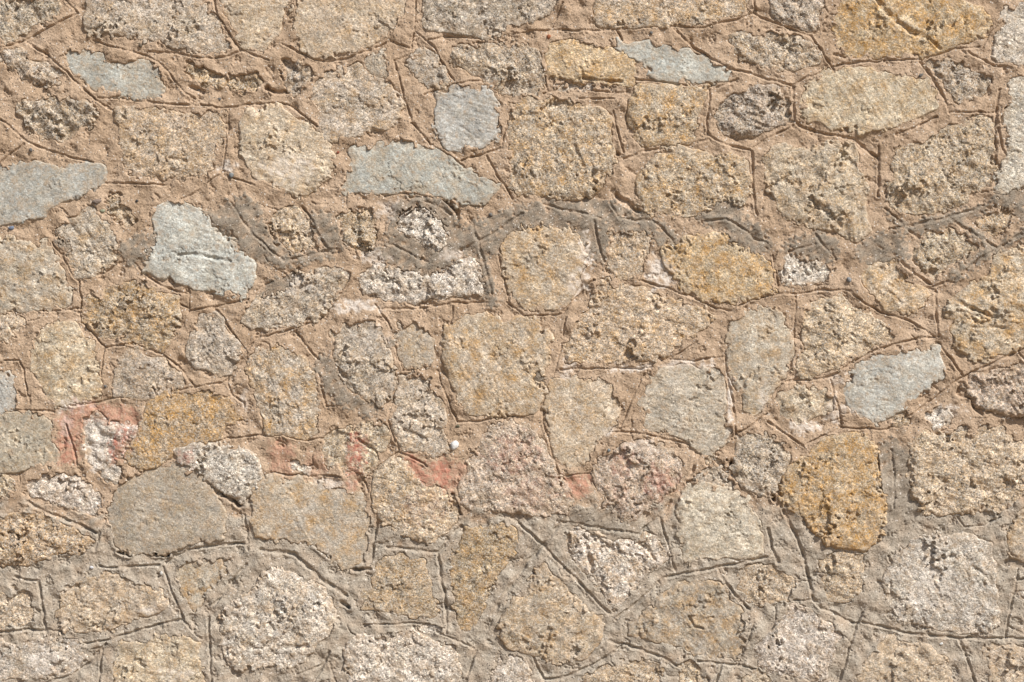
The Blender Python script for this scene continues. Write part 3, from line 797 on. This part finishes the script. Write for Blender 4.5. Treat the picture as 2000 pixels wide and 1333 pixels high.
def ring_stones():
    """the wall goes on past the picture: irregular blocks on a shaken lattice"""
    out = []
    r = random.Random(11)
    keys = ["tan", "tan", "grey", "cream", "white", "dark", "gold", "blue"]

    def block(x0, x1, y0, y1, nx, ny):
        gx = [[x0 + (x1 - x0) * i / nx + (r.uniform(-34, 34) if 0 < i < nx else 0) for i in range(nx + 1)] for j in range(ny + 1)]
        gy = [[y0 + (y1 - y0) * j / ny + (r.uniform(-30, 30) if 0 < j < ny else 0) for i in range(nx + 1)] for j in range(ny + 1)]
        for j in range(ny):
            for i in range(nx):
                q = [(gx[j][i], gy[j][i]), (gx[j][i + 1], gy[j][i + 1]), (gx[j + 1][i + 1], gy[j + 1][i + 1]), (gx[j + 1][i], gy[j + 1][i])]
                cx = sum(p[0] for p in q) / 4
                cy = sum(p[1] for p in q) / 4
                pts = []
                for k in range(4):
                    a, b = q[k], q[(k + 1) % 4]
                    for t in (0.12, 0.5, 0.88):
                        f = r.uniform(0.72, 0.9)
                        pts.append((cx + (a[0] + (b[0] - a[0]) * t - cx) * f, cy + (a[1] + (b[1] - a[1]) * t - cy) * f))
                out.append((r.choice(keys), r.uniform(0.5, 1.2), r.uniform(-2, 4), r.uniform(0, .4), pts, None))
    block(X0, -42, Y0, Y1, 2, 12)
    block(2042, X1, Y0, Y1, 2, 12)
    block(-42, 2042, Y0, -35, 12, 1)
    block(-42, 2042, 1376, Y1, 12, 2)
    return out


PAL = {"tan": (0.385, 0.32, 0.242), "grey": (0.365, 0.322, 0.268), "blue": (0.372, 0.385, 0.368), "gold": (0.435, 0.345, 0.23),
       "cream": (0.445, 0.385, 0.3), "dark": (0.29, 0.245, 0.196), "white": (0.48, 0.442, 0.39), "pink": (0.355, 0.285, 0.23),
       "green": (0.345, 0.318, 0.265), "brown": (0.335, 0.265, 0.185), "pale": (0.405, 0.372, 0.312)}


def blob_mask(dom, items, soft=10):
    m = np.zeros(dom.X.shape)
    for st, pts in items:
        w = dom.win(pts, 40)
        if dom.X[w].size == 0:
            continue
        d = sdf(dom.WX[w] + 3 * dom.F("c12", w), dom.WY[w] + 3 * dom.F("b12", w), pts)
        m[w] = np.maximum(m[w], st * sstep(-soft, soft * 0.6, d))
    return m


def circ_mask(dom, items):
    m = np.zeros(dom.X.shape)
    for st, x, y, rx, ry in items:
        w = dom.win([(x - rx, y - ry), (x + rx, y + ry)], 20)
        if dom.X[w].size == 0:
            continue
        d = np.hypot((dom.WX[w] - x) / rx, (dom.WY[w] - y) / ry) + 0.22 * dom.F("c25", w)
        m[w] = np.maximum(m[w], st * sstep(1.05, 0.45, d))
    return m


def carve(dom, items):
    g = np.zeros(dom.X.shape)
    for pts, hw, dep in items:
        w = dom.win(pts, 16)
        if dom.X[w].size == 0:
            continue
        d = seg_dist(dom.X[w] + 0.3 * dom.F("a12", w) + 0.7 * dom.F("a45", w), dom.Y[w] + 0.3 * dom.F("b12", w) + 0.7 * dom.F("c45", w), pts, False)
        q = d / (hw * (1 + 0.15 * dom.F("c25", w)))
        mod = np.clip(0.85 + 0.42 * dom.F("b45", w) + 0.15 * dom.F("d25", w), 0.45, 1.45)
        prof = np.clip(1 - q * q, 0, 1) ** 0.7 - 0.16 * np.exp(-((q - 1.6) / 0.5) ** 2)
        prof = dep * mod * prof
        g[w] = np.where(prof > 0, np.maximum(g[w], prof), np.where(g[w] <= 0, np.minimum(g[w], prof), g[w]))
    return g


for dom in (main, outer):
    dom.smear = blob_mask(dom, [(1.0, p) for p in SMEAR], 3) * sstep(-2.3, -1.6, dom.F("b25") + 0.3 * dom.F("c12"))
    dom.pink = np.maximum(blob_mask(dom, RED, 9), circ_mask(dom, REDC))
    dom.white = circ_mask(dom, WHITEC)
    # the lower courses were pointed with a greyer mix
    edge = np.interp(dom.X, [-450, 0, 240, 480, 700, 900, 1000, 1180, 1500, 1600, 1760, 2000, 2450],
                     [985, 985, 1030, 985, 1010, 1005, 990, 985, 985, 990, 900, 985, 985])
    dom.greyz = sstep(-28, 34, dom.Y - edge + 14 * dom.F("a45") + 8 * dom.F("a25")) * (0.86 + 0.12 * dom.F("b45"))
    dom.greyz = np.clip(dom.greyz, 0, 1)
    dom.warm = np.clip(0.5 + 0.5 * dom.F("a90"), 0, 1)
    dom.carve = carve(dom, GROOVES)
    dom.crack = carve(dom, CRACKS)
    dom.pit = carve(dom, PITS)
    dom.hair = np.maximum(carve(dom, HAIR), 0)


def build_stone(dom, ckey, rough, proud, ochre, pts, label, k):
    r = np.random.default_rng(1000 + k)
    poly = chaikin(pts)
    w = dom.win(poly, 26)
    if min(dom.X[w].shape + (0,)) == 0 and dom.X[w].size == 0:
        return
    X, Y = dom.X[w], dom.Y[w]
    d = sdf(dom.WX[w], dom.WY[w], poly) + 4.6
    dom.D[w] = np.maximum(dom.D[w], d)
    off = int(r.integers(0, 8))
    F = lambda n: dom.F(n, w, off)
    xs = np.array([p[0] for p in poly])
    ys = np.array([p[1] for p in poly])
    cx, cy = (xs.min() + xs.max()) / 2, (ys.min() + ys.max()) / 2
    rad = max(30, 0.5 * min(np.ptp(xs), np.ptp(ys)))
    # broken faces: nearest of some tilted planes, seams warped
    K = max(3, int(np.ptp(xs) * np.ptp(ys) / 4000))
    sx = r.uniform(xs.min(), xs.max(), K)
    sy = r.uniform(ys.min(), ys.max(), K)
    u, v = X + 7 * F("b25") + 3.5 * F("b12"), Y + 7 * F("c25") + 3.5 * F("c12")
    dd = (u[None] - sx[:, None, None]) ** 2 + (v[None] - sy[:, None, None]) ** 2
    near = np.argmin(dd, 0)
    gx, gy, go = r.uniform(-.16, .16, K), r.uniform(-.16, .16, K), r.uniform(-1, 1, K)
    fac = go[near] * 2.8 + gx[near] * (X - sx[near]) + gy[near] * (Y - sy[near])
    lay = F("lay%d" % (k % 3))
    tx, ty = r.uniform(-.03, .03, 2)
    rough = rough ** 1.45
    dome = (1.6 + 3.6 * min(rough, 1.2)) * min(1.4, rad / 70)
    h = 1.35 * proud + dome * (1 - np.exp(-np.clip(d, 0, None) / (0.3 * rad))) + tx * (X - cx) + ty * (Y - cy)
    patch = np.clip(0.62 + 0.5 * dom.F("c45", w, off + 3), 0.12, 1.5)        # split faces next to crumbly ones
    rel = rough * (0.95 * fac + 0.8 * F("a25") + 0.2 * patch * F("a12") + 1.6 * F("a45")) + (0.3 + 0.5 * rough) * lay * 0.5
    rel = rel - rough * patch * (0.45 * np.clip(F("c12") - 1.2, 0, None) + 1.3 * np.clip(F("d25") - 1.4, 0, None))
    rel = rel + (0.28 + 0.36 * rough) * patch * (0.32 * F("b8") + 0.42 * F("a5") + 0.5 * F("a4")) - 0.15 * rough * patch * np.clip(F("b5") - 1.2, 0, None)
    h = h + rel * sstep(-6, 14, d)
    h = h - np.clip(2.0 - d, 0, None) * 2.3
    h = h - dom.crack[w] - 7.0 * dom.smear[w]          # smeared mortar covers the face here
    keep_v = d > -5
    keep = keep_v[:-1, :-1] & keep_v[1:, :-1] & keep_v[:-1, 1:] & keep_v[1:, 1:]
    if not keep.any():
        return
    st = np.zeros(X.shape + (4,))
    st[..., 0] = np.clip(ochre * (1.0 + 0.5 * F("b45")) + 0.05, 0, 1)
    st[..., 1] = np.clip(1.25 * dom.pink[w], 0, 1)
    st[..., 2] = np.clip(1.2 * dom.white[w], 0, 1)
    # mortar dust smeared over the rim
    st[..., 3] = np.clip(sstep(15 + 10 * F("c25"), 1, d) * 0.55 + (0.08 + 0.36 * rough) * sstep(0.45, 1.6, F("b45") + 0.4 * F("a25")), 0, 0.85)
    o = lattice_mesh("stone", X, Y, h, keep, st, MAT_STONE, ((cx - 1000) * S, 0.0, ZC - (cy - 666.5) * S))
    j = r.uniform(0.985, 1.015, 3) * r.uniform(0.88, 1.12)
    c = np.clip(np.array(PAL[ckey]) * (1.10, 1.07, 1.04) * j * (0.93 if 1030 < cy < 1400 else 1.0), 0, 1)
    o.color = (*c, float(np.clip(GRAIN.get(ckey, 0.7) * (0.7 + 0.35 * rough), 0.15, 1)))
    o.parent = wall
    if label:
        o["label"] = label


GRAIN = {"blue": 0.42, "cream": 0.62, "pale": 0.55, "green": 0.5, "gold": 0.7, "tan": 0.85, "grey": 0.8, "dark": 0.9, "white": 0.85, "pink": 0.8, "brown": 0.85}
kk = 0
for line in STONES.strip().splitlines():
    head, pts, *lab = line.split('|')
    hd = head.split()
    kk += 1
    pp = P(pts)
    rj = random.Random(kk)
    pp = [(rj.uniform(-38, -8) if x == -40 else rj.uniform(2008, 2038) if x == 2040 else x, y) for x, y in pp]
    build_stone(main, hd[0], float(hd[1]), float(hd[2]), float(hd[3]), pp, lab[0].strip() if lab else None, kk)
    if min(p[0] for p in pp) < 0 or max(p[0] for p in pp) > 2000 or min(p[1] for p in pp) < 2 or max(p[1] for p in pp) > 1331:
        w = outer.win(pp, 26)
        outer.D[w] = np.maximum(outer.D[w], sdf(outer.WX[w], outer.WY[w], chaikin(pp)) + 4.6)
for a in ring_stones():
    kk += 1
    build_stone(outer, *a, kk)


def build_mortar(dom, skip=None):
    F = dom.F
    sm = dom.smear
    h = 2.0 * F("a90") + 1.4 * F("a45") + (1 - 0.4 * sm) * (0.5 * F("c25") + 0.28 * F("c12") + 0.2 * F("b8")) + (1 - 0.5 * sm) * (0.3 * F("b5") + 0.32 * F("a4"))
    h = h + sm * (2.0 + 0.5 * F("trowel"))
    # torn, crumbly places
    torn = sstep(1.0, 1.7, F("c45")) * (1 - sm)
    h = h - torn * (2.0 + 1.8 * np.abs(F("a12")) + 0.7 * F("a8"))
    D = dom.D
    lap = np.clip(2.0 + 2.6 * F("d25") + 1.0 * F("c12") + 3.4 * F("a45", off=2), -1, 15) + 45 * sm
    # a rim of mortar pressed up against each stone
    h = h + 1.1 * np.exp(-((D - lap) / 8.0) ** 2)
    h = h - dom.carve * (1 - 0.45 * sm) * (1 - 0.12 * dom.greyz) - dom.pit - dom.hair
    h = h - np.clip(D - lap, 0, None) * 3.2
    h = np.maximum(h, -45)
    kv = D < lap + 8
    keep = kv[:-1, :-1] | kv[1:, :-1] | kv[:-1, 1:] | kv[1:, 1:]
    if skip is not None:
        xq, yq = dom.X[:-1, :-1], dom.Y[:-1, :-1]
        keep &= ~((xq >= skip[0]) & (xq < skip[1]) & (yq >= skip[2]) & (yq < skip[3]))
    st = np.zeros(h.shape + (4,))
    st[..., 0] = dom.greyz
    st[..., 1] = np.clip(1.2 * dom.pink, 0, 1)
    st[..., 2] = np.clip(1.6 * dom.white, 0, 1)
    st[..., 3] = np.clip(sm * (1 - 0.45 * dom.greyz) * (0.84 + 0.2 * F("c25") + 0.12 * F("a45")), 0, 1)
    o = lattice_mesh("mortar", dom.X, dom.Y, h, keep, st, MAT_MORTAR, (0.0, 0.0, ZC))
    o.parent = wall
    return o


mortar = build_mortar(main)
mortar["label"] = "tan and grey mortar with tooled lines between the stones"
build_mortar(outer, (-42, 2040, -42, 1374))


def box(name, x0, x1, y0, y1, z0, z1, mat, parent=None):
    v = [(x, y, z) for x in (x0, x1) for y in (y0, y1) for z in (z0, z1)]
    f = [(0, 1, 3, 2), (4, 6, 7, 5), (0, 4, 5, 1), (2, 3, 7, 6), (0, 2, 6, 4), (1, 5, 7, 3)]
    me = bpy.data.meshes.new(name)
    me.from_pydata(v, [], f)
    me.materials.append(mat)
    o = bpy.data.objects.new(name, me)
    col.objects.link(o)
    o.parent = parent
    return o


xa, xb = (X0 - 1000) * S, (X1 - 1000) * S
box("rubble_core", xa + .004, xb - .004, 0.034, 0.50, 0.0, ZC - (Y0 - 666.5) * S - .004, MAT_CORE, wall)


# pebbles caught in the mortar
def pebble(x, y, rx, ry, rgb, k):
    r = random.Random(k)
    import bmesh
    bm = bmesh.new()
    bmesh.ops.create_icosphere(bm, subdivisions=2, radius=1.0)
    ph = [r.uniform(0, 6) for _ in range(3)]
    for v in bm.verts:
        f = 1 + 0.17 * math.sin(3.4 * v.co.x + ph[0]) * math.cos(2.9 * v.co.z + ph[1]) + 0.12 * math.sin(5 * v.co.y + 4 * v.co.z + ph[2]) + r.uniform(-.05, .05)
        f *= 1 - 0.18 * v.co.z * (1 if k == 0 else 0) * -1
        v.co = Vector((v.co.x * rx * S * f, v.co.y * min(rx, ry) * S * 0.75 * f, v.co.z * ry * S * f))
    me = bpy.data.meshes.new("pebble")
    bm.to_mesh(me)
    bm.free()
    for p in me.polygons:
        p.use_smooth = True
    me.materials.append(plain_material("pebble_stone", rgb, 0.2, 300))
    o = bpy.data.objects.new("pebble", me)
    col.objects.link(o)
    o.location = ((x - 1000) * S, PEB_Y(x, y), ZC - (y - 666.5) * S)
    o.rotation_euler = (0, r.uniform(-.5, .5), 0)
    o.parent = mortar
    o.matrix_parent_inverse = mortar.matrix_world.inverted()
    return o


bpy.context.view_layer.update()
_mv = np.empty(len(mortar.data.vertices) * 3, np.float32)
mortar.data.vertices.foreach_get("co", _mv)
_mv = _mv.reshape(-1, 3)


def PEB_Y(x, y):
    q = np.argmin((_mv[:, 0] - (x - 1000) * S) ** 2 + (_mv[:, 2] + (y - 666.5) * S) ** 2)
    return float(max(_mv[q, 1], -0.012)) - 0.001


for k, (x, y, rx, ry, rgb) in enumerate(PEBBLES):
    pb = pebble(x, y, rx, ry, rgb, k)
    if k == 0:
        pb["label"] = "bright white pebble set in the mortar"

# ------------------------------------------------------------------ ground in front of and behind the wall
gm = bpy.data.meshes.new("ground")
n = 60
vs, fs = [], []
for j in range(n + 1):
    for i in range(n + 1):
        a, b = (i / n * 2 - 1), (j / n * 2 - 1)
        x, y = 120 * a * abs(a), 120 * b * abs(b)
        vs.append((x, y, 0.02 * math.sin(x * 1.7) * math.cos(y * 1.3) - 0.02))
for j in range(n):
    for i in range(n):
        p = j * (n + 1) + i
        fs.append((p, p + 1, p + n + 2, p + n + 1))
gm.from_pydata(vs, [], fs)
gm.materials.append(MAT_GROUND)
go = bpy.data.objects.new("ground", gm)
col.objects.link(go)
go["kind"] = "structure"
